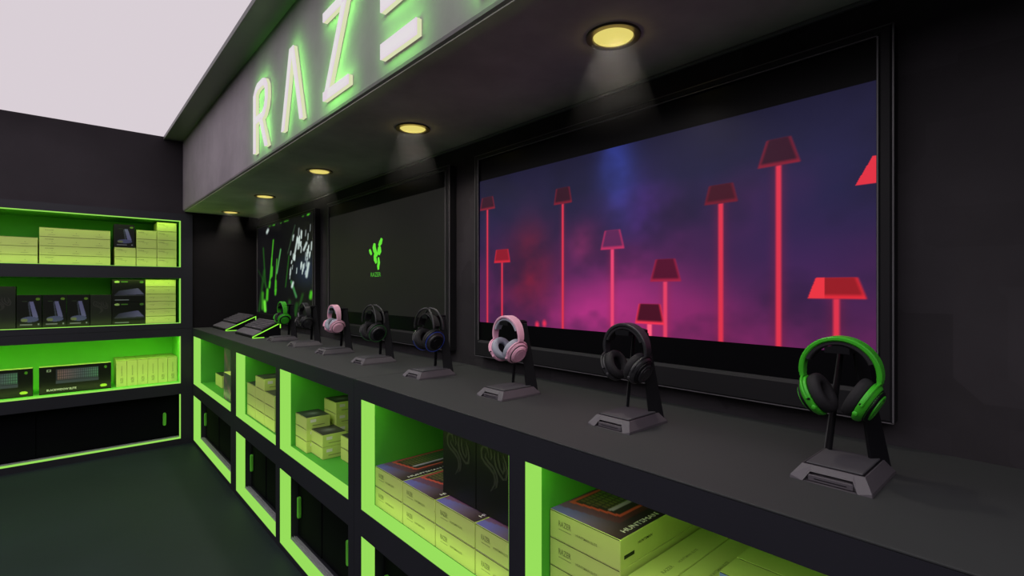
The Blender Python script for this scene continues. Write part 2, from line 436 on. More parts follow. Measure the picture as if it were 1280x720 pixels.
SNAKE = [[(-.40, .50), (-.55, .95), (-.85, 1.0), (-1.0, .70), (-.95, .35), (-.70, .15), (-.35, .0), (-.05, -.22), (.05, -.50), (.0, -.80), (-.28, -1.15)],
         [(-.62, .70), (-.70, .45), (-.45, .25), (-.1, .10), (.15, -.20), (.22, -.50), (.12, -.80), (-.1, -1.0)],
         [(.05, .95), (.0, .55), (.10, .20), (.35, -.10), (.62, -.30), (.85, -.22), (.92, .15), (.80, .55), (.62, .90)],
         [(.28, .95), (.28, .55), (.42, .20), (.62, .0), (.72, .20), (.62, .55)],
         [(-.30, .95), (-.20, .60), (-.30, .40)]]
LOGO_GREEN = [([(-.95, .35), (-.80, .10), (-.62, -.15)], .36), ([(-.15, .85), (-.22, .50), (-.10, .20), (.10, -.05)], .50), ([(.98, 1.20), (.78, .85), (.52, .55)], .46), ([(.62, .50), (.60, .10), (.45, -.20)], .62), ([(-.2, -.05), (.1, -.1), (.3, -.3)], .5), ([(-.15, -.2), (-.05, -.6), (.15, -.95)], .46), ([(.45, -.45), (.52, -.9), (.42, -1.25), (.45, -1.55)], .36)]

def carton(label, group, loc, dims, kind, rz=0, dark_top=False):
    """long side of the box = local X (depth), front face at x=0 facing -X, base centre of the front at the origin"""
    dx, dy, dz = dims
    nm = {'kb': 'keyboard_box', 'kbface': 'keyboard_box', 'kbend': 'keyboard_box', 'stand': 'headset_stand_box', 'mat': 'mouse_mat_box', 'snake': 'headset_box',
          'small': 'small_carton', 'plain': 'pale_carton', 'slab': 'slim_carton', 'long': 'long_carton', 'poster': 'art_box', 'yellow': 'keyboard_box'}[kind]
    c = thing(nm, label, 'box', loc, rz, group)
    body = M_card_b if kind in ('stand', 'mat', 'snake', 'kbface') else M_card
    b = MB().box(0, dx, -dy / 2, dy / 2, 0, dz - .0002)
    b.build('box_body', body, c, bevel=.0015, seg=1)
    # tuck-flap line pressed round the lid edge
    e = .0006
    if kind not in ('kbface', 'stand', 'mat', 'snake', 'poster'):
        MB().box(-e, .0, -dy / 2 + .002, dy / 2 - .002, dz - .0022, dz - .0008).build('lid_edge', M_inkd, c)
    F = ((-e, dy / 2, 0), (0, -1, 0), (0, 0, 1))     # front: corner, right, up
    T = ((0, -dy / 2, dz + e * .5), (1, 0, 0), (0, 1, 0))
    ins = .0012
    if kind == 'kb':
        picture('printed_lid', c, (ins, -dy / 2 + ins, dz + .0002), (1, 0, 0), (0, 1, 0), dx - 2 * ins, dy - 2 * ins, 90, 48, pr_kbtop, M_print)
        lettering(MB(), 'HUNTSMAN ELITE', (.035, -dy / 2 + .012, dz + .0008), (1, 0, 0), (0, 1, 0), .22, .015).build('lid_lettering', M_inkw, c)
        w = MB(); lettering(w, 'RAZER', (-e, dy * .36, dz * .52), (0, -1, 0), (0, 0, 1), dy * .19, dz * .20)
        lettering(w, 'HUNTSMAN ELITE', (-e, dy * .10, dz * .42), (0, -1, 0), (0, 0, 1), dy * .30, dz * .09)
        w.box(-e, 0, dy * .17, dy * .36, dz * .40, dz * .415)
        w.build('end_lettering', M_ink, c)
        s = MB(); lettering(s, 'HUNTSMAN', (.07, -dy / 2 - e, dz * .55), (1, 0, 0), (0, 0, 1), .06, .007)
        s.build('side_print', M_inkd, c)
        MB().box(.015, .055, -dy / 2 - e, -dy / 2, dz * .30, dz * .42).build('side_bar', M_inkd, c)
    elif kind == 'small':
        picture('printed_lid', c, (ins, -dy / 2 + ins, dz + .0002), (1, 0, 0), (0, 1, 0), dx - 2 * ins, dy - 2 * ins, 24, 24, pr_small, M_print)
        MB().box(.02, .05, -dy / 2 - e, -dy / 2, dz * .55, dz * .80).build('side_sticker', M_inkw, c)
        MB().box(.03, dx - .03, -dy / 2 - e, -dy / 2, dz * .25, dz * .31).box(-e, 0, -dy * .3, dy * .3, .001, .003).build('side_print', M_ink, c)
    elif kind == 'kbface':
        picture('printed_face', c, (-e, dy / 2 - ins, ins), (0, -1, 0), (0, 0, 1), dy - 2 * ins, dz - 2 * ins, 140, 60, pr_kbface, M_print)
        MB().box(0.002, dx - .002, -dy / 2 + .001, dy / 2 - .001, dz, dz + .0008).build('pale_top', M_card, c)
        lettering(MB(), 'BLACKWIDOW ELITE', (-e * 2, dy * .40, dz * .11), (0, -1, 0), (0, 0, 1), dy * .40, dz * .075).build('face_lettering', M_inkw, c)
    elif kind == 'kbend':
        w = MB(); lettering(w, 'RAZER', (-e, -dy * .16, dz * .14), (0, 0, 1), (0, 1, 0), dz * .2, dy * .28)
        lettering(w, 'BLACKWIDOW', (-e, -dy * .08, dz * .42), (0, 0, 1), (0, 1, 0), dz * .38, dy * .12)
        w.build('end_lettering', M_ink, c)
    elif kind in ('stand', 'mat', 'poster'):
        picture('printed_face', c, (-e, dy / 2 - ins, ins), (0, -1, 0), (0, 0, 1), dy - 2 * ins, dz - 2 * ins, 60, 80, {'stand': pr_stand, 'mat': pr_mat, 'poster': pr_poster}[kind], M_print)
    elif kind == 'snake':
        s = min(dy, dz) * .35
        mb = strokes(MB(), SNAKE, .15, lambda a, b_, h: (-h, -a * s, dz * .60 + b_ * s * .95), lift=.0008)
        mb.build('embossed_emblem', mat('emblem_varnish', (.030, .027, .031, 1), .4, .35), c)['label'] = 'faint grey three-headed snake emblem'
    elif kind in ('plain', 'slab', 'long'):
        w = MB()
        n = max(1, int(round(dy / .145)))
        for k in range(n):
            cy = dy / 2 - (k + .5) * dy / n
            w.box(-e, 0, cy - .02, cy + .022, dz * .22, dz * .25) if kind == 'long' else w.box(-e, 0, cy - .012, cy + .03, dz * .60, dz * .62)
            w.box(-e, 0, cy - .004, cy + .001, dz * .45, dz * .51)
        if kind != 'slab': lettering(w, 'RAZER', (-e, dy * .42, dz * .68), (0, -1, 0), (0, 0, 1), min(.05, dy * .3), dz * .10)
        w.build('printed_marks', M_ink, c)
    elif kind == 'yellow':
        w = MB(); lettering(w, 'RAZER', (.10, -dy * .2, dz + .0006), (1, 0, 0), (0, 1, 0), .045, .010)
        lettering(w, 'HUNTSMAN ELITE', (.17, -dy * .2, dz + .0006), (1, 0, 0), (0, 1, 0), .09, .007)
        if dx > .3: w.build('top_lettering', M_ink, c)
    return c
def stack(n, x, y, z, dims, kind, label, group, rz=0):
    """label has {} where the level goes"""
    words = {1: ['only'], 2: ['lower', 'upper'], 3: ['bottom', 'middle', 'top'], 4: ['bottom', 'second lowest', 'second highest', 'top'],
             5: ['bottom', 'second lowest', 'middle', 'second highest', 'top'], 6: ['bottom', 'second lowest', 'third lowest', 'third highest', 'second highest', 'top']}[n]
    for k in range(n):
        carton(label.format(words[k]), group, (x, y, z + k * dims[2] + .0008 * (k > 0)), dims, kind, rz)
ZN = .5372
# far corner bay
carton('small pale carton with dark lid lying deep in the farthest counter shelf', 'boxes on the farthest counter shelf', (1.00, 4.975, ZN), (.14, .24, .105), 'small')
carton('box with purple and blue art on the farthest counter shelf', 'boxes on the farthest counter shelf', (.925, 4.315, ZN), (.12, .22, .205), 'poster')
carton('dark purple box standing upright behind the art box in the farthest counter bay', 'boxes on the farthest counter shelf', (.985, 4.575, ZN), (.12, .24, .38), 'poster')
# middle bay of small boxes
g = 'small pale cartons in the second bay from the far end'
SMD = (.24, .196, .0725)
stack(3, .927, 3.660, ZN, SMD, 'small', '{} small pale carton of the left stack of three in the second counter bay', g)
stack(4, .927, 3.458, ZN, SMD, 'small', '{} small pale carton of the tallest stack in the second counter bay', g)
stack(3, .927, 3.256, ZN, SMD, 'small', '{} small pale carton of the right stack of three in the second counter bay', g)
g = 'small black-topped cartons in the third bay'
TD = (.125, .165, .061)
stack(3, .936, 2.735, ZN, TD, 'small', '{} black-topped carton of the left front three-high stack, third bay', g)
stack(4, 1.085, 2.715, ZN, TD, 'small', '{} black-topped carton of the four-high rear stack, third bay', g)
stack(2, .960, 2.580, ZN, TD, 'small', '{} black-topped carton of the two-high front middle stack, third bay', g)
stack(2, 1.035, 2.372, ZN, TD, 'small', '{} black-topped carton of the right two-high stack, third bay', g)
stack(5, 1.215, 2.660, ZN, TD, 'small', '{} carton of the tallest stack at the back right of the third bay', g)
stack(4, 1.170, 2.400, ZN, TD, 'small', '{} carton of the four-high stack behind the right pair, third bay', g)
# long keyboard boxes, eight ends in a block
g = 'keyboard boxes laid two high with their ends to the aisle'
order = ['farthest', 'second farthest', 'third farthest', 'nearest']
for k in range(4):
    for r in range(2):
        carton('%s keyboard box with pale end in the %s column, fourth counter bay' % (('lower', 'upper')[r], order[k]), g, (.918, 1.8425 - .108 - k * .2165, ZN + r * .0785), (.44, .2130, .0775), 'kb')
g = 'black headset boxes standing on the keyboard boxes'
for k, w in enumerate(('left black headset box with a snake emblem, standing on the keyboard boxes', 'right black headset box with a snake emblem, standing on the keyboard boxes')):
    carton(w, g, (.972, 1.352 - k * .187, ZN + .1588), (.10, .184, .252), 'snake')
g = 'keyboard boxes in a four-high stack'
stack(4, .944, .795, ZN, (.43, .222, .0715), 'kb', '{} keyboard box of the four-high stack in the nearest counter bay', g)
g = 'pale boxes standing on edge beside the keyboard stack'
carton('tall pale box on edge right beside the four-high keyboard stack', g, (.93, .6395, ZN), (.39, .077, .202), 'yellow')
carton('tall pale box on edge, second from the keyboard stack', g, (.93, .5605, ZN), (.39, .077, .202), 'yellow')
carton('pale box on edge behind the blue-fronted box, cut by the picture edge', g, (1.172, .4255, ZN), (.18, .19, .232), 'yellow')
bb = carton('pale-topped box with a blue front in the nearest counter bay', g, (1.086, .4255, ZN), (.084, .19, .232), 'yellow')
MB().box(-.001, 0, -.094, .094, .002, .230).build('blue_front', mat('blue_ink', (.20, .24, .75, 1), .5, .3), bb)['label'] = 'blue printed front'

# ---- end wall shelves (fronts face the aisle: turned a quarter)
Q = R(90)
def shelf_stack(n, x0, x1, z, h, kind, label, group, depth=.30, y=5.385):
    stack(n, (x0 + x1) / 2, y, z, (depth, x1 - x0, h), kind, label, group, Q)
Z1, Z2, Z3 = 1.5885, 1.0875, .5493
shelf_stack(3, -.60, -.163, Z1, .0685, 'long', '{} long pale box of the three-high pile at the left of the top shelf', 'long pale boxes on the top shelf')
shelf_stack(4, -.154, .281, Z1, .0725, 'long', '{} long pale box of the four-high pile on the top shelf', 'long pale boxes on the top shelf')
shelf_stack(2, .309, .452, Z1, .079, 'plain', '{} pale carton of the two under the black headset stand box', 'pale cartons on the top shelf')
carton('black box picturing a headset stand, on two pale cartons on the top shelf', 'headset stand boxes', (.375, 5.385, Z1 + .1592), (.14, .140, .195), 'stand', Q)
shelf_stack(4, .457, .600, Z1, .079, 'plain', '{} pale carton of the four-high stack, second from the right on the top shelf', 'pale cartons on the top shelf', depth=.22)
shelf_stack(5, .604, .748, Z1, .079, 'plain', '{} pale carton of the five-high stack at the right end of the top shelf', 'pale cartons on the top shelf', depth=.22)
carton('tall black box with a faint emblem, leftmost on the middle shelf', 'black boxes on the middle shelf', (-.36, 5.385, Z2), (.14, .150, .325), 'snake', Q)
for k, (a, b_) in enumerate(((-.281, -.139), (-.135, .005), (.007, .147))):
    carton('%s black boxes picturing a silver headset stand on the middle shelf' % ('left of the three', 'middle of the three', 'right of the three')[k], 'headset stand boxes', ((a + b_) / 2, 5.385, Z2), (.14, b_ - a, .258), 'stand', Q)
carton('plain black box with a faint emblem between the stand boxes and the mouse mat boxes', 'black boxes on the middle shelf', (.220, 5.385, Z2), (.14, .139, .256), 'snake', Q)
shelf_stack(2, .293, .517, Z2, .192, 'mat', '{} black box picturing a pale mouse mat on the middle shelf', 'mouse mat boxes', depth=.2)
shelf_stack(6, .521, .742, Z2, .0645, 'slab', '{} slim pale box of the six-high pile at the right of the middle shelf', 'slim pale boxes on the middle shelf')
carton('black keyboard box with lit keyboard picture, cut by the left picture edge', 'keyboard boxes on the lowest open shelf', (-.418, 5.44, Z3), (.082, .45, .218), 'kbface', Q)
carton('black keyboard box with lit keyboard picture, in the middle of the lowest open shelf', 'keyboard boxes on the lowest open shelf', (.066, 5.44, Z3), (.082, .446, .218), 'kbface', Q)
for k in range(6):
    carton('slim pale box on end, %s of the six beside the keyboard boxes' % ('leftmost', 'second from left', 'third from left', 'third from right', 'second from right', 'rightmost')[k],
           'slim pale boxes standing on end', (.359 + k * .0732, 5.44, Z3), (.33, .0715, .224), 'kbend', Q)

# ------------------------------------------------------------------ televisions
def tv(y0, y1, label, draw):
    t = thing('wall_television', label, 'television', (XW, (y0 + y1) / 2, 1.095), 0, 'televisions in a row on the dark wall')
    yc = (y0 + y1) / 2; h = .90; w = (y1 - y0) / 2; xf = -.048
    fr = MB(); ow, iw = w, w - .030; oz0, oz1, iz0, iz1 = 0, h, .072, h - .022
    P = lambda y, z, x: (x, y, z)
    outer = [(-ow, oz0), (ow, oz0), (ow, oz1), (-ow, oz1)]; mid = [(-ow + .006, oz0 + .006), (ow - .006, oz0 + .006), (ow - .006, oz1 - .006), (-ow + .006, oz1 - .006)]
    inner = [(-iw - .008, iz0 - .010), (iw + .008, iz0 - .010), (iw + .008, iz1 + .008), (-iw - .008, iz1 + .008)]; lip = [(-iw, iz0), (iw, iz0), (iw, iz1), (-iw, iz1)]
    rings = [(outer, -.001), (outer, xf + .006), (mid, xf), (inner, xf), (lip, xf + .005), (lip, xf + .012)]
    for ring, x in rings: fr.v += [P(y, z, x) for y, z in ring]
    for r in range(len(rings) - 1):
        for i in range(4): fr.f.append((r * 4 + i, r * 4 + (i + 1) % 4, r * 4 + 4 + (i + 1) % 4, r * 4 + 4 + i))
    fr.build('frame', M_tvf, t)
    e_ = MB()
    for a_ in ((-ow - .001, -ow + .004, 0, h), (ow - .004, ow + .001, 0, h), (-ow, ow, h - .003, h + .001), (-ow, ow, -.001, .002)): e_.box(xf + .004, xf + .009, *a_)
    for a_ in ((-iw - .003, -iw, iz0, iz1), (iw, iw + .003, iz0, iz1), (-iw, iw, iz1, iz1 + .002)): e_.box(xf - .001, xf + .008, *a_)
    e_.build('edge_highlight', mat('frame_edge_highlight', (.14, .135, .145, 1), .35, .5), t)  # thin pale strips painting bevel highlights along the frame
    MB().box(xf + .009, -.002, -iw + .0005, iw - .0005, iz0 + .0005, iz1 - .0005).build('screen', M_panel, t)
    MB().box(xf + .002, xf + .0035, -.03, .03, .030, .036).build('status_light', M_cablegrey, t)
    draw(t, xf + .0085, iw, iz0, iz1)
    return t
def noise2(U, V, fx, fy, seed):
    rs = np.random.RandomState(seed); out = np.zeros_like(U); amp = 1
    for o in range(4):
        n = 48; g = rs.rand(n, n); x = U * fx * 2 ** o; y = V * fy * 2 ** o
        i = np.floor(x).astype(int); j = np.floor(y).astype(int); a = x - i; b = y - j
        a = a * a * (3 - 2 * a); b = b * b * (3 - 2 * b)
        out += amp * (g[i % n, j % n] * (1 - a) * (1 - b) + g[(i + 1) % n, j % n] * a * (1 - b) + g[i % n, (j + 1) % n] * (1 - a) * b + g[(i + 1) % n, (j + 1) % n] * a * b)
        amp *= .5
    return out / 1.875
IY0, IY1, IZ0, IZ1 = 1.765, .2955, 1.248, 1.877
def pr_lamps(U, V):
    Y = IY0 + (IY1 - IY0) * U; Z = IZ0 + (IZ1 - IZ0) * V
    n = noise2(U, V, 5, 3, 3); n2 = noise2(U, V, 9, 5, 8)
    C = base_col(U, (33, 31, 66))
    C = mixc(C, np.clip((1 - V) * 1.2 - .25 + (n - .5) * .9, 0, 1) * .60, (128, 34, 92))
    C = mixc(C, np.clip(1.1 * np.exp(-((Y - 1.05) / .33) ** 2 - ((Z - 1.28) / .17) ** 2) * (.5 + n), 0, 1), (176, 48, 128))
    C = mixc(C, np.clip(.8 * np.exp(-((Y - .72) / .35) ** 2 - ((Z - 1.25) / .12) ** 2), 0, 1), (132, 36, 96))
    C = mixc(C, np.clip(.85 * np.exp(-((Y - 1.45) / .13) ** 2 - ((Z - 1.47) / .19) ** 2) * (n2 + .35), 0, 1), (125, 28, 52))
    C = mixc(C, np.clip(.8 * np.exp(-((Y - 1.17) / .06) ** 2 - ((Z - 1.56) / .07) ** 2), 0, 1), (140, 45, 100))
    C = mixc(C, np.clip(.75 * np.exp(-((Y - 1.02 - (Z - 1.8) * .15) / .075) ** 2) * np.clip((V - .45) * 2.2, 0, 1), 0, 1), (62, 78, 190))
    C = mixc(C, np.clip(.6 * np.exp(-((Y - .90) / .08) ** 2 - ((Z - 1.66) / .10) ** 2) * (n2 + .3), 0, 1), (88, 50, 160))
    C = mixc(C, np.clip(.5 * np.exp(-((Y - .45) / .18) ** 2 - ((Z - 1.5) / .2) ** 2) * (n + .2), 0, 1), (44, 36, 90))
    C = mixc(C, np.clip((.55 - n2) * 2.2, 0, 1) * .6, (26, 24, 48))
    C = C * (1 - .22 * np.clip((V - .75) * 4, 0, 1))[:, None]
    def lampshade(yc, zt, zb, wb, wt, col, edge, post, pw, ztip=None, bottom=1.0, pcol=(222, 50, 76)):
        nonlocal C
        ss = lambda x, w=.0035: np.clip(x / w + .5, 0, 1)
        vis = ss(zb - Z) * (Z > bottom)
        d = np.abs(Y - yc); C = mixc(C, np.exp(-(d / (pw * 2.2)) ** 2) * .28 * vis, (170, 28, 62)); C = mixc(C, ss(pw * .85 - d, .006) * vis, pcol)
        f = np.clip((zt - Z) / (zt - zb), 0, 1); hw = wt + (wb - wt) * f; inn = ss(zt - Z) * ss(Z - zb)
        C = mixc(C, inn * ss(hw - d, .006), edge)
        C = mixc(C, ss(zt - Z) * ss(Z - zb - .009, .008) * ss(hw - .005 - d, .010), col)
    R1 = (225, 40, 60)
    lampshade(1.711, 1.800, 1.745, .053, .038, (52, 18, 36), (130, 28, 48), 1, .006)
    lampshade(1.612, 1.564, 1.508, .053, .040, (140, 22, 42), (210, 36, 58), 1, .006)
    lampshade(1.264, 1.775, 1.715, .046, .034, (50, 16, 34), (120, 24, 46), 1, .006)
    lampshade(1.037, 1.597, 1.532, .050, .032, (92, 36, 84), (190, 46, 96), 1, .008, pcol=(232, 66, 112))
    lampshade(.836, 1.490, 1.420, .054, .034, (82, 14, 44), (160, 30, 66), 1, .008, pcol=(228, 62, 100))
    lampshade(.892, 1.349, 1.285, .054, .040, (70, 12, 34), (240, 50, 80), 1, .010, pcol=(255, 90, 125))
    lampshade(.660, 1.694, 1.640, .049, .035, (64, 16, 34), (110, 22, 44), 1, .0085)
    lampshade(.506, 1.790, 1.720, .053, .030, (52, 18, 38), (130, 26, 50), 1, .008)
    lampshade(.375, 1.425, 1.374, .062, .044, (150, 26, 36), (222, 40, 56), 1, .008)
    C = mixc(C, ((Z < 1.425) & (Z > 1.374) & (Y > .400) & (Y < .437 - (Z - 1.374) * .35)).astype(float), (235, 52, 66))
    C = mixc(C, ((Z > 1.642) & (Z < 1.705) & (Y < .336 - (Z - 1.642) * .55)).astype(float), (225, 48, 66))
    for yy, zz in ((1.36, 1.262), (1.40, 1.255)): C = mixc(C, np.clip(1.4 - np.hypot((Y - yy) / .012, (Z - zz) / .014), 0, 1), (225, 45, 85))
    return C
def draw_lamps(t, x, iw, a, b):
    o = t.location
    picture('moving_picture', t, (x - .0005, IY0 - o.y, IZ0 - o.z), (0, -1, 0), (0, 0, 1), IY0 - IY1, IZ1 - IZ0, 640, 272, pr_lamps, M_screen)
def draw_logo(t, x, iw, a, b):
    o = t.location
    def idle(U, V):
        n = noise2(U, V, 3, 2, 5); C = base_col(U, (25, 24, 23)); return C * (1 + (n - .5) * .18)[:, None]
    picture('idle_picture', t, (x - .0005, iw - .002, 1.245 - o.z), (0, -1, 0), (0, 0, 1), 2 * iw - .004, .65, 40, 20, idle, M_screen)
    s = .095
    mg = emit('green_screen_logo', S(100, 225, 55), 1.0)
    yc, zc = 2.775 - o.y, 1.612 - o.z
    mb = strokes(MB(), LOGO_GREEN, .3, lambda p, q, h: (x - .0015, yc - p * s * .87, zc + q * s * .70), 0, taper=.62)
    mb.build('snake_logo', mg, t)
    lettering(MB(), 'RAZER', (x - .0015, yc + .062, 1.468 - o.z), (0, -1, 0), (0, 0, 1), .130, .026).build('logo_lettering', emit('green_screen_word', S(70, 160, 45), 1.0), t)
def draw_streaks(t, x, iw, a, b):
    rs = np.random.RandomState(4)
    def f(U, V):
        C = base_col(U, (12, 11, 15)); n = noise2(U, V, 5, 5, 11)
        C = mixc(C, np.clip(n - .5, 0, 1) * .6 * (V < .6), (20, 40, 60))
        C = mixc(C, np.clip(1 - np.hypot((U - .9) / .25, (V - .45) / .22), 0, 1) * .5, (50, 70, 110))
        def streak(u0, v0, u1, v1, w, col, k=1.0):
            nonlocal C
            L2 = (u1 - u0) ** 2 + (v1 - v0) ** 2; s = np.clip(((U - u0) * (u1 - u0) + (V - v0) * (v1 - v0)) / L2, 0, 1)
            d = np.hypot((U - u0 - s * (u1 - u0)), (V - v0 - s * (v1 - v0))); C = mixc(C, np.clip(1.35 - d / w, 0, 1) * k, col)
        G = (70, 180, 35); g2 = (30, 88, 24); W = (205, 222, 215)
        for u0, v0, u1, v1, w, c, k in ((.02, .0, .14, .48, .030, g2, .7), (.17, .30, .12, .75, .018, g2, .8), (.25, .30, .33, .82, .014, G, .9), (.28, .40, .30, .62, .012, G, 1),
                                        (.36, .25, .40, .60, .012, G, .8), (.40, .45, .47, .70, .014, (90, 170, 90), .9), (.56, .30, .62, .62, .012, g2, .9), (.66, .35, .74, .20, .02, (70, 150, 80), .8),
                                        (.60, .65, .72, .92, .012, (60, 90, 60), .6), (.10, .05, .11, .22, .03, G, .7), (.16, .03, .15, .12, .035, (110, 230, 60), 1), (.20, .16, .21, .26, .03, G, 1),
                                        (.25, .30, .26, .35, .022, G, 1), (.30, .42, .31, .52, .015, G, 1), (.37, .22, .38, .27, .02, G, 1), (.38, .30, .38, .36, .02, G, .9), (.0, .5, .2, .3, .014, g2, .5), (.72, .0, .75, .12, .03, g2, .7),
                                        (.96, .20, .97, .24, .028, G, 1), (.62, .08, .63, .14, .03, g2, .8), (.80, .12, .84, .22, .02, g2, .7)):
            streak(u0, v0, u1, v1, w, c, k)
        for _ in range(40):
            u = .62 + rs.rand() * .36; v = .42 + rs.rand() * .42 - .3 * max(0, .78 - u)
            streak(u, v, u + .006, v + .02 + .05 * rs.rand(), (.006 + .008 * rs.rand()), W, .5 + .5 * rs.rand())
        for u0, v0, u1, v1, w in ((.70, .58, .76, .78, .016), (.90, .40, .93, .52, .02), (.86, .66, .90, .72, .018), (.67, .30, .69, .34, .018), (.20, .93, .22, .95, .025)): streak(u0, v0, u1, v1, w, W, .9)
        for _ in range(14):
            u = .15 + rs.rand() * .8; v = .985 + .01 * rs.rand(); streak(u, v, u + .02, v, .008, G, .6)
        return C
    picture('moving_picture', t, (x - .0005, iw - .002, a + .004), (0, -1, 0), (0, 0, 1), 2 * iw - .004, b - a - .006, 200, 130, f, M_screen)
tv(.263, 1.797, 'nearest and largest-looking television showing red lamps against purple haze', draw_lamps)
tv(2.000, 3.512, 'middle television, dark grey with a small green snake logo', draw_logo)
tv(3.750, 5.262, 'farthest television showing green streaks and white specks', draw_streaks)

# ------------------------------------------------------------------ illuminated sign
sign = thing('illuminated_sign', 'glowing white letters with a green halo standing off the grey fascia', 'sign', (.787, 2.0, 2.32))
M_face = emit('letter_face', S(224, 208, 222), 1.0)
M_side = emit('letter_side', S(216, 222, 178), 1.0)
M_back = emit('letter_backlight', (.20, 1.0, .10, 1), 14.0)
LZ0, LZ1 = 2.145, 2.500
def letter(name, bars, ya, yb, glow=None):
    """bars: (u0, v0, u1, v1, cut) centre lines in a unit square, u towards the viewer; cut 'h' = level ends, 'v' = upright ends; lists are outlines"""
    def y(u): return ya + (yb - ya) * u - 2.0
    def z(v): return LZ0 + (LZ1 - LZ0) * v - 2.32
    root = None
    for nm, x0, x1, m in (('lit_letter', -.020, -.016, M_face), ('letter_return', -.016, -.0005, M_side)):
        mb = MB()
        for bar in bars:
            if isinstance(bar, list): q = [(y(u), z(v)) for u, v in bar]
            else:
                u0, v0, u1, v1, cut = bar; hw = STROKE / 2
                p0, p1 = Vector((y(u0), z(v0))), Vector((y(u1), z(v1))); d = (p1 - p0).normalized()
                o = Vector((hw / max(.3, abs(d.y)), 0)) if cut == 'h' else Vector((0, hw / max(.3, abs(d.x))))
                q = [tuple(a) for a in (p0 + o, p0 - o, p1 - o, p1 + o)]
            mb.prism(q, lambda a, b: (x0, a, b), lambda a, b: (x1, a, b))
        o_ = mb.build(nm, m, root or sign)
        if root is None: root = o_; root['label'] = 'glowing letter ' + name
    for u0, v0, u1, v1 in (glow or [b[:4] for b in bars]):      # unseen lamps added in front of the strokes to cast the green halo
        a = Vector((0, y(u0) + 2.0, z(v0) + 2.32)); b = Vector((0, y(u1) + 2.0, z(v1) + 2.32)); L = (b - a).length
        area_light('added_letter_halo', (.787 - .052, (a.y + b.y) / 2, (a.z + b.z) / 2), (1, 0, 0), L, .03, GLOW_W * L, (.22, 1.0, .12), xdir=(b - a).normalized())
GLOW_W = 2.0
STROKE = .035
RR = [[(0, -.03), (.16, -.03), (.16, .96), (0, .86)], [(0, .86), (.16, .96), (.30, 1.0), (.30, .90), (.16, .86)], [(.30, .90), (.30, 1.0), (.68, 1.0), (.64, .90)],
      [(.64, .90), (.68, 1.0), (.86, .96), (.98, .86), (.83, .82), (.76, .88)], [(.83, .82), (.98, .86), (1.0, .74), (1.0, .66), (.84, .67)],
      [(.84, .67), (1.0, .66), (.93, .54), (.78, .44), (.64, .51), (.78, .57)], [(.16, .41), (.16, .51), (.64, .51), (.78, .44), (.66, .41)], [(.42, .44), (.60, .44), (1.0, -.03), (.82, -.03)]]
RG = [(.08, 0, .08, .93), (.1, .94, .8, .94), (.9, .85, .9, .6), (.1, .46, .8, .47), (.52, .43, .9, 0)]
AA = [(.07, 0, .47, 1.0, 'h'), (.53, 1.0, .93, 0, 'h')]
ZZ = [(0, .945, 1.0, .945, 'v'), (.92, .99, .08, .01, 'h'), (0, .055, 1.0, .055, 'v')]
letter('R', RR, 2.990, 2.735, RG)
letter('A', AA, 2.515, 2.225)
letter('Z', ZZ, 1.995, 1.755)
STROKE = .050
letter('E', [(0, .075, 1.0, .075, 'v'), (0, .51, .94, .51, 'v'), (0, .93, 1.0, .93, 'v')], 1.505, 1.280)
STROKE = .035
letter('R', RR, .990, .725, RG)

# ------------------------------------------------------------------ recessed downlights
M_beam = bpy.data.materials.new('beam_shape_haze'); M_beam.use_nodes = True  # haze confined to cones, with the beam's shape and fade built in
nt = M_beam.node_tree; nt.nodes.clear(); out = nt.nodes.new('ShaderNodeOutputMaterial'); vs = nt.nodes.new('ShaderNodeVolumeScatter')
vs.inputs['Color'].default_value = (1, 1, 1, 1)
tcn = nt.nodes.new('ShaderNodeTexCoord'); sx = nt.nodes.new('ShaderNodeSeparateXYZ'); mr = nt.nodes.new('ShaderNodeMapRange')
mr.inputs[1].default_value = -.27; mr.inputs[2].default_value = -.12; mr.inputs[3].default_value = 0; mr.inputs[4].default_value = .075
nt.links.new(tcn.outputs['Object'], sx.inputs[0]); nt.links.new(sx.outputs[2], mr.inputs[0]); nt.links.new(mr.outputs[0], vs.inputs['Density']); nt.links.new(vs.outputs[0], out.inputs['Volume'])
M_lens = emit('yellow_lens', S(224, 208, 112), 1.0)
M_ring = mat('downlight_ring', (.16, .14, .10, 1), .35, .5, metal=.6)
LX = 1.113
words = ['nearest recessed yellow downlight, above the large television', 'second nearest recessed yellow downlight in the soffit', 'middle one of the five recessed yellow downlights',
         'second farthest recessed yellow downlight in the soffit', 'farthest recessed yellow downlight, by the end wall']
for k, yy in enumerate((.83, 1.883, 2.94, 4.02, 5.06)):
    t = thing('recessed_downlight', words[k], 'downlight', (LX, yy, ZS - .004), 0, 'recessed downlights along the soffit')
    MB().lathe([(.054, -.0005), (.056, -.006), (.0725, -.006), (.0735, -.004), (.0735, -.0002)], seg=48).build('trim_ring', M_ring, t, smooth=True)
    MB().lathe([(0, -.0075), (.03, -.0072), (.050, -.006), (.0535, -.0030), (.0535, -.0005)], seg=48).build('lens', M_lens, t, smooth=True)
    area_light('downlight_lamp', (LX, yy, ZS - .016), (0, 0, -1), .09, .09, LAMP_W, (1.0, .90, .78), 125, 'DISK')
    area_light('added_lens_halo', (LX, yy, ZS - .024), (0, 0, 1), .11, .11, .035, (1, .74, .16), 180, 'DISK')  # unseen upward lamp, added to cast a yellow halo round the lens
    bm = MB(); h0, h1, r0, r1 = -.0225, -.27, .058, .138
    bm.lathe([(0, h0), (r0, h0), (r1, h1), (0, h1)], seg=40)
    bo = bm.build('light_beam', M_beam, t, smooth=False)

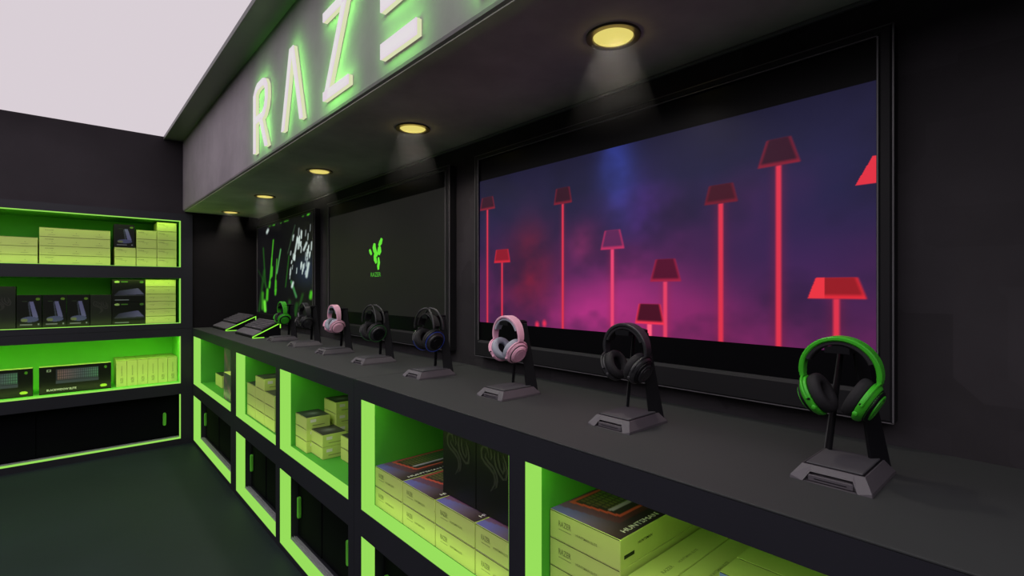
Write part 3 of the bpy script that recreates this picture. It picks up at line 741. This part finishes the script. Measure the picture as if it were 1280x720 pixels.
# ------------------------------------------------------------------ headset stands and headsets
def make_stand():
    s = thing('headset_stand', '', 'headset stand')
    # base: low frustum, open recess in the front between two feet
    b = MB(); H = .027
    x0, x1, y0 = -.088, .086, .066; tx0, tx1, ty = -.068, .072, .051
    def ring(z, f): return [(x0 + (tx0 - x0) * f, -(y0 + (ty - y0) * f), z), (x1 + (tx1 - x1) * f, -(y0 + (ty - y0) * f), z), (x1 + (tx1 - x1) * f, (y0 + (ty - y0) * f), z), (x0 + (tx0 - x0) * f, (y0 + (ty - y0) * f), z)]
    lo, mi, hi = ring(0, 0), ring(.006, .05), ring(H, 1)
    # front face with the recess: outline in (y, z)
    def fx(z): f = .05 * z / .006 if z < .006 else .05 + .95 * (z - .006) / (H - .006); return x0 + (tx0 - x0) * f
    def fy(z): f = .05 * z / .006 if z < .006 else .05 + .95 * (z - .006) / (H - .006); return y0 + (ty - y0) * f
    rec = [(-.044, 0), (-.034, .017), (.034, .017), (.044, 0)]
    V = b.v; Fc = b.f
    def add(*ps):
        n = len(V); V.extend(ps); Fc.append(tuple(range(n, n + len(ps))))
    front = [(-y0, 0), (-.044, 0), (-.034, .017), (.034, .017), (.044, 0), (y0, 0), (fy(.006), .006), (ty, H), (-ty, H), (-fy(.006), .006)]
    add((fx(0), -y0, 0), (fx(0), -.044, 0), (fx(.017), -.034, .017), (fx(H), -.034, H), (fx(H), -ty, H), (fx(.006), -fy(.006), .006))
    add((fx(0), y0, 0), (fx(.006), fy(.006), .006), (fx(H), ty, H), (fx(H), .034, H), (fx(.017), .034, .017), (fx(0), .044, 0))
    add((fx(.017), -.034, .017), (fx(.017), .034, .017), (fx(H), .034, H), (fx(H), -.034, H))
    d = .014
    add((fx(0), -.044, 0), (fx(0) + d, -.044, 0), (fx(.017) + d, -.034, .017), (fx(.017), -.034, .017))
    add((fx(0), .044, 0), (fx(.017), .034, .017), (fx(.017) + d, .034, .017), (fx(0) + d, .044, 0))
    add((fx(.017), -.034, .017), (fx(.017) + d, -.034, .017), (fx(.017) + d, .034, .017), (fx(.017), .034, .017))
    add((fx(0) + d, -.044, 0), (fx(0) + d, .044, 0), (fx(.017) + d, .034, .017), (fx(.017) + d, -.034, .017))
    for q in ((lo[0], lo[1], mi[1], mi[0]), (mi[0], mi[1], hi[1], hi[0]), (lo[1], lo[2], mi[2], mi[1]), (mi[1], mi[2], hi[2], hi[1]), (lo[2], lo[3], mi[3], mi[2]), (mi[2], mi[3], hi[3], hi[2]), tuple(hi), tuple(lo)): add(*q)
    base = b.build('base', M_stand, s, bevel=0)
    MB().box(fx(.008) + .0035, fx(.008) + .0045 + .004, -.036, .036, .0015, .0125).build('front_port_cover', M_stand, base, bevel=.001)
    MB().box(fx(.008) + .0028, fx(.008) + .004, -.026, .026, .006, .0072).build('port_slot', M_arm, base)
    P = MB().box(tx0 + .006, tx1 - .010, -ty + .005, ty - .005, H - .001, H + .0035); P.build('top_pad', M_pad, s, bevel=.0025)
    MB().box(tx0 + .003, tx1 - .008, -ty + .002, ty - .002, H - .0015, H + .0006).build('pad_groove', M_arm, s)
    # right arm (towards -Y): broad leaning blade; left arm: slim blade; both meet under the top saddle
    zt = .240
    for sg, nm in ((-1, 'broad_arm'), (1, 'slim_arm')):
        if sg < 0: P0, P1, T0, T1 = Vector((.047, -.034, .006)), Vector((.081, -.060, .003)), Vector((.046, -.004, zt)), Vector((.066, -.019, zt))
        else: P0, P1, T0, T1 = Vector((.047, .037, .006)), Vector((.063, .050, .003)), Vector((.046, .013, zt)), Vector((.060, .020, zt))
        n_ = Vector((P1 - P0).cross(T0 - P0)).normalized() * .0035
        if sg > 0: n_ = -n_
        MB().quad_box([P0 - n_, P1 - n_, P1 + n_, P0 + n_, T0 - n_, T1 - n_, T1 + n_, T0 + n_]).build('arm', M_arm, s, bevel=.002)
        if sg < 0: continue
        e0, e1 = P1 + Vector((-.003, .0015, 0)), T1 + Vector((-.003, .0015, 0)); q = Vector((.0012, 0, 0)); y_ = Vector((0, .0022, 0))
        MB().quad_box([e0 - q - y_, e0 + q - y_, e0 + q + y_, e0 - q + y_, e1 - q - y_, e1 + q - y_, e1 + q + y_, e1 - q + y_]).build('arm_edge_highlight', M_cablegrey, s)  # pale strip painting the lit edge of the slim arm
    ra = .0522; top = [(.006 + .021 * k / 6, .2510 - ra + math.sqrt(ra * ra - (.021 * k / 6) ** 2)) for k in range(-6, 7)]
    MB().prism(top + [(.027, .2365), (-.015, .2365)], lambda y, z: (-.020, y, z), lambda y, z: (.070, y, z)).build('saddle', M_arm, s)
    return s
def make_headset(col, pad, style='a', accent=None, label=''):
    """origin = point on the saddle; local z up"""
    h = thing('headset', label, 'headset')
    rc, zc = .0700, -.0700 + .0175      # band radius and its centre below the outer top
    def arc(r, a0, a1, w, t, n=28, z0=zc, xo=0.0, ez=1.0, taper=False):
        fr = []
        for i in range(n + 1):
            a = R(a0 + (a1 - a0) * i / n); rad = Vector((0, math.cos(a), math.sin(a) * ez))
            k = 1 if not taper else .75 + .35 * math.sin(a)
            fr.append((Vector((xo, 0, z0)) + rad * r, Vector((1, 0, 0)), rad.normalized(), (k, 1)))
        hw, ht = w / 2, t / 2; c = min(hw, ht) * .5
        sec = [(-hw + c, -ht), (hw - c, -ht), (hw, -ht + c), (hw, ht - c), (hw - c, ht), (-hw + c, ht), (-hw, ht - c), (-hw, -ht + c)]
        return fr, sec
    if style == 'a':
        fr, sec = arc(rc - .0045, -6, 186, .032, .009, taper=True); MB().sweep(fr, sec).build('headband', col, h, smooth=True)
        fr, sec = arc(rc - .0130, 22, 158, .028, .0080); MB().sweep(fr, sec).build('headband_pad', pad, h, smooth=True)
    else:
        for sx_ in (-1, 1):
            pts = [(sx_ * (.006 + .016 * abs(math.cos(a))**.7), math.cos(a) * (rc + .004), zc + math.sin(a) * (rc + .012)) for a in [R(-2 + 184 * i / 30) for i in range(31)]]
            MB().tube(pts, .0042, 8).build('headband_rod', col, h, smooth=True)
        fr, sec = arc(rc - .010, 12, 168, .034, .005, z0=zc - .002); MB().sweep(fr, sec).build('headband_sling', pad, h, smooth=True)
    for s in (1, -1):
        t = R(27 if style == 'a' else 20)
        nrm = Vector((0, s * math.cos(t), -math.sin(t)))      # outward
        xax = Vector((1, 0, 0)); yax = nrm.cross(xax)
        k = 1.0 if style == 'a' else 1.10
        ctr = Vector((0, s * .0415, zc - .0505))
        M = Matrix((xax, yax, nrm)).transposed().to_4x4(); M.translation = ctr
        prof = [(0, -.003), (.039, -.003), (.0405, 0), (.0405, .004), (.0385, .009), (.0345, .0125), (.0320, .0135), (.0315, .0160), (.0285, .0190), (.0, .0190)]
        cup = MB().lathe([(r * k, q) for r, q in prof], M, 40).build('ear_cup', col, h, smooth=True)
        op = [(.0265, .0188), (.0265, .0215), (.0245, .0225), (.0205, .0225), (.0195, .0212), (.0165, .0212), (.0155, .0228), (0, .0232)]
        MB().lathe([(r * k, q) for r, q in op], M, 36).build('outer_plate', col if style == 'a' else M_arm, cup, smooth=True)
        gr = [(.0322, .0130), (.0345, .0133), (.0345, .0140), (.0322, .0150)]
        if col in (M_hg, M_hb): gr = [(.0255, .0192), (.0285, .0196), (.0320, .0168), (.0318, .0140), (.0345, .0135), (.0345, .0122)]
        if not accent: MB().lathe([(r * k, q) for r, q in gr], M, 36).build('dark_groove', M_arm, cup, smooth=True)
        else: MB().lathe([(.0385 * k, .0075), (.0398 * k, .0068), (.0402 * k, .0085), (.0390 * k, .0098)], M, 40).build('light_ring', accent, cup, smooth=True)
        cs = []
        for i in range(17):
            a = 2 * math.pi * i / 16; cs.append(((.0295 + .0105 * (abs(math.cos(a)) ** .7) * (1 if math.cos(a) > 0 else -1)) * k, -.0135 + .0105 * (abs(math.sin(a)) ** .7) * (1 if math.sin(a) > 0 else -1)))
        MB().lathe(cs, M, 40).build('ear_cushion', pad, cup, smooth=True)
        MB().lathe([(0, -.0075), (.020 * k, -.0075), (.021 * k, -.004)], M, 32).build('speaker_cloth', M_arm, cup, smooth=True)
        # yoke: fork from the band end to the rim of the cup
        top = Vector((0, s * (rc - .0045) * math.cos(R(-6)), zc + (rc - .0045) * math.sin(R(-6))))
        rim = [M @ Vector((.0425 * k * math.cos(a), .0425 * k * math.sin(a) * 1.0, .004)) for a in [math.radians(x) for x in range(0, 181, 12)]]
        if (M @ Vector((0, .04, 0))).z < ctr.z: rim = [M @ Vector((.0425 * k * math.cos(a), -.0425 * k * math.sin(a), .004)) for a in [math.radians(x) for x in range(0, 181, 12)]]
        MB().tube(rim, .0026, 8).build('yoke', col, h, smooth=True)
        topr = M @ Vector((0, (.0425 if (M @ Vector((0, .04, 0))).z > ctr.z else -.0425) * k, .004))
        lk = MB(); d = (topr - top); fr = [(top + Vector((0, 0, .006)), xax, Vector((0, 1, 0))), (top.lerp(topr, .5), xax, Vector((0, 1, 0))), (topr, xax, Vector((0, 1, 0)))]
        lk.sweep(fr, [(-.010, -.004), (.010, -.004), (.011, 0), (.010, .004), (-.010, .004), (-.011, 0)]).build('slider', col, h, smooth=True, bevel=.001)
        if style == 'a':
            q = M @ Vector((-.036, 0, .001)); lo_ = M @ Vector((-.0335, -.019 if (M @ Vector((0, .04, 0))).z > ctr.z else .019, .001))
            MB().lathe([(0, 0), (.0042, 0), (.0042, .005), (.0026, .006), (0, .006)], Matrix.Translation(lo_) @ Matrix.Rotation(R(-90), 4, 'Y'), 14).build('microphone_socket' if s < 0 else 'volume_dial', col, cup, smooth=True)
            MB().lathe([(0, 0), (.0022, 0), (.0022, .0035), (0, .0035)], Matrix.Translation(M @ Vector((-.0395, .002, .001))) @ Matrix.Rotation(R(-90), 4, 'Y'), 12).build('button', M_arm, cup, smooth=True)
    return h
M_hg = mat('headset_green', (.055, .52, .022, 1), .42, .4, noise=.06, scale=30)
M_hp = mat('headset_pink', (.93, .50, .66, 1), .45, .35, noise=.04, scale=30)
M_hb = mat('headset_black', (.030, .030, .034, 1), .38, .5, noise=.1, scale=30)
M_padb = mat('pad_black', (.022, .021, .024, 1), .8, .3, bump=.2)
M_padg = mat('pad_grey', (.40, .42, .50, 1), .8, .25, bump=.15)
HS = [(.2915, 'a', M_hg, M_padb, None, 'green headset with black ear cushions, nearest and largest-looking, at the right', 'grey stand under the nearest green headset'),
      (.787, 'a', M_hb, M_padb, None, 'all black headset between the nearest green and the larger pink one', 'grey stand under the black headset, second from the near end'),
      (1.268, 'a', M_hp, M_padg, None, 'pink headset with grey ear cushions in front of the red lamp television', 'grey stand under the nearer pink headset'),
      (1.765, 'b', M_hb, M_padb, emit('blue_ring', S(22, 36, 100), 1), 'black headset with double headband rods and dim blue rings', 'grey stand under the blue-ringed black headset'),
      (2.265, 'b', M_hb, M_padb, emit('green_ring', S(26, 62, 28), 1), 'black headset with double headband rods and dim green rings', 'grey stand under the green-ringed black headset'),
      (2.740, 'a', M_hp, M_padg, None, 'smaller-looking pink headset with grey cushions, left of the middle television', 'grey stand under the farther pink headset'),
      (3.205, 'a', M_hb, M_padb, None, 'black headset with a pale slider, between the far green and pink ones', 'grey stand under the black headset beside the far green one'),
      (3.640, 'a', M_hg, M_padb, None, 'farthest headset, green, beside the tilted keyboards', 'grey stand under the farthest green headset')]
st0 = None
for k, (yy, sty, c1, c2, ac, lab, slab) in enumerate(HS):
    st = make_stand() if st0 is None else copy_tree(st0)
    st0 = st0 or st
    st.location = (1.121, yy, ZT + .0003); st['label'] = slab; st['group'] = 'headset stands along the counter'; st['category'] = 'headset stand'
    hs = make_headset(c1, c2, sty, ac, lab); hs['group'] = 'headsets hung on stands'
    hs.location = (1.121, yy + .006, ZT + .2515 + (.0 if sty == 'a' else -.0025)); 
    if k == 6:
        MB().box(-.017, -.0165, .06, .0665, -.075, -.045).build('pale_slider_strip', M_inkw, hs)

# ------------------------------------------------------------------ tilted keyboards at the far end
M_key = mat('keycaps', (.11, .10, .12, 1), .5, .4); M_kb = mat('keyboard_deck', (.13, .12, .145, 1), .5, .4)
M_glow = emit('green_edge_glow', S(150, 245, 70), 1.0)
def kb_display(y0, y1, xa, xb, rise, l1, l2):
    t = thing('keyboard_display_stand', l2, 'display stand', (xa, y0, ZT + .0005), 0, 'keyboard display stands')
    L = xb - xa; W = y1 - y0
    MB().prism([(0, 0), (L, 0), (L, rise), (0, .010)], lambda x, z: (x, .006, z), lambda x, z: (x, W, z)).build('wedge', M_arm, t)
    g = MB()
    for (ax, az), (bx_, bz) in (((-.004, .008), (L, rise + .003)), ((-.004, .002), (L * .40, .002)), ((L - .003, rise), (L - .003, rise - .035))):
        d = Vector((bx_ - ax, 0, bz - az)).normalized(); nn = Vector((-d.z, 0, d.x)) * .003
        a_, b_ = Vector((ax, 0, az)), Vector((bx_, 0, bz))
        g.quad_box([a_ - nn, b_ - nn, b_ - nn + Vector((0, .005, 0)), a_ - nn + Vector((0, .005, 0)), a_ + nn, b_ + nn, b_ + nn + Vector((0, .005, 0)), a_ + nn + Vector((0, .005, 0))])
    g.build('glowing_edge', M_glow, t)['label'] = 'thin glowing green edge'
    ang = math.atan2(rise - .010, L)
    k = thing('tilted_keyboard', l1, 'keyboard', (xa + .002, y0 + .012, ZT + .0125), 0, 'keyboards tilted on stands')
    k.rotation_euler = (0, -ang, 0)
    KL = math.hypot(L, rise - .01) - .004; KW = W - .02
    MB().box(0, KL * .34, 0, KW, 0, .012).build('wrist_rest', M_kb, k, bevel=.004)
    MB().box(KL * .35, KL, 0, KW, 0, .016).build('deck', M_arm, k, bevel=.003)
    ks = MB(); rows, cols = 6, 20
    for r in range(rows):
        for c in range(cols):
            xx = KL * .37 + (KL * .61) * r / rows; yy_ = .008 + (KW - .016) * c / cols; pw, ph = (KW - .016) / cols * .84, KL * .61 / rows * .80
            if r == 0 and 6 < c < 13:
                if c == 7: pw = (KW - .016) / cols * 5.8
                else: continue
            x_, y_ = xx, yy_
            ks.quad_box([(x_, y_, .014), (x_ + ph, y_, .014), (x_ + ph, y_ + pw, .014), (x_, y_ + pw, .014), (x_ + ph * .12, y_ + pw * .1, .024), (x_ + ph * .88, y_ + pw * .1, .024), (x_ + ph * .88, y_ + pw * .9, .024), (x_ + ph * .12, y_ + pw * .9, .024)])
    kk = ks.build('keycaps', M_key, k); kk['kind'] = 'stuff'
kb_display(4.715, 5.225, 1.003, 1.235, .112, 'tilted dark keyboard nearer the end wall, in the far corner', 'green-edged wedge stand in the far corner of the counter')
kb_display(3.900, 4.400, 1.000, 1.190, .100, 'tilted dark keyboard nearer the farthest green headset', 'green-edged wedge stand beside the farthest headset')
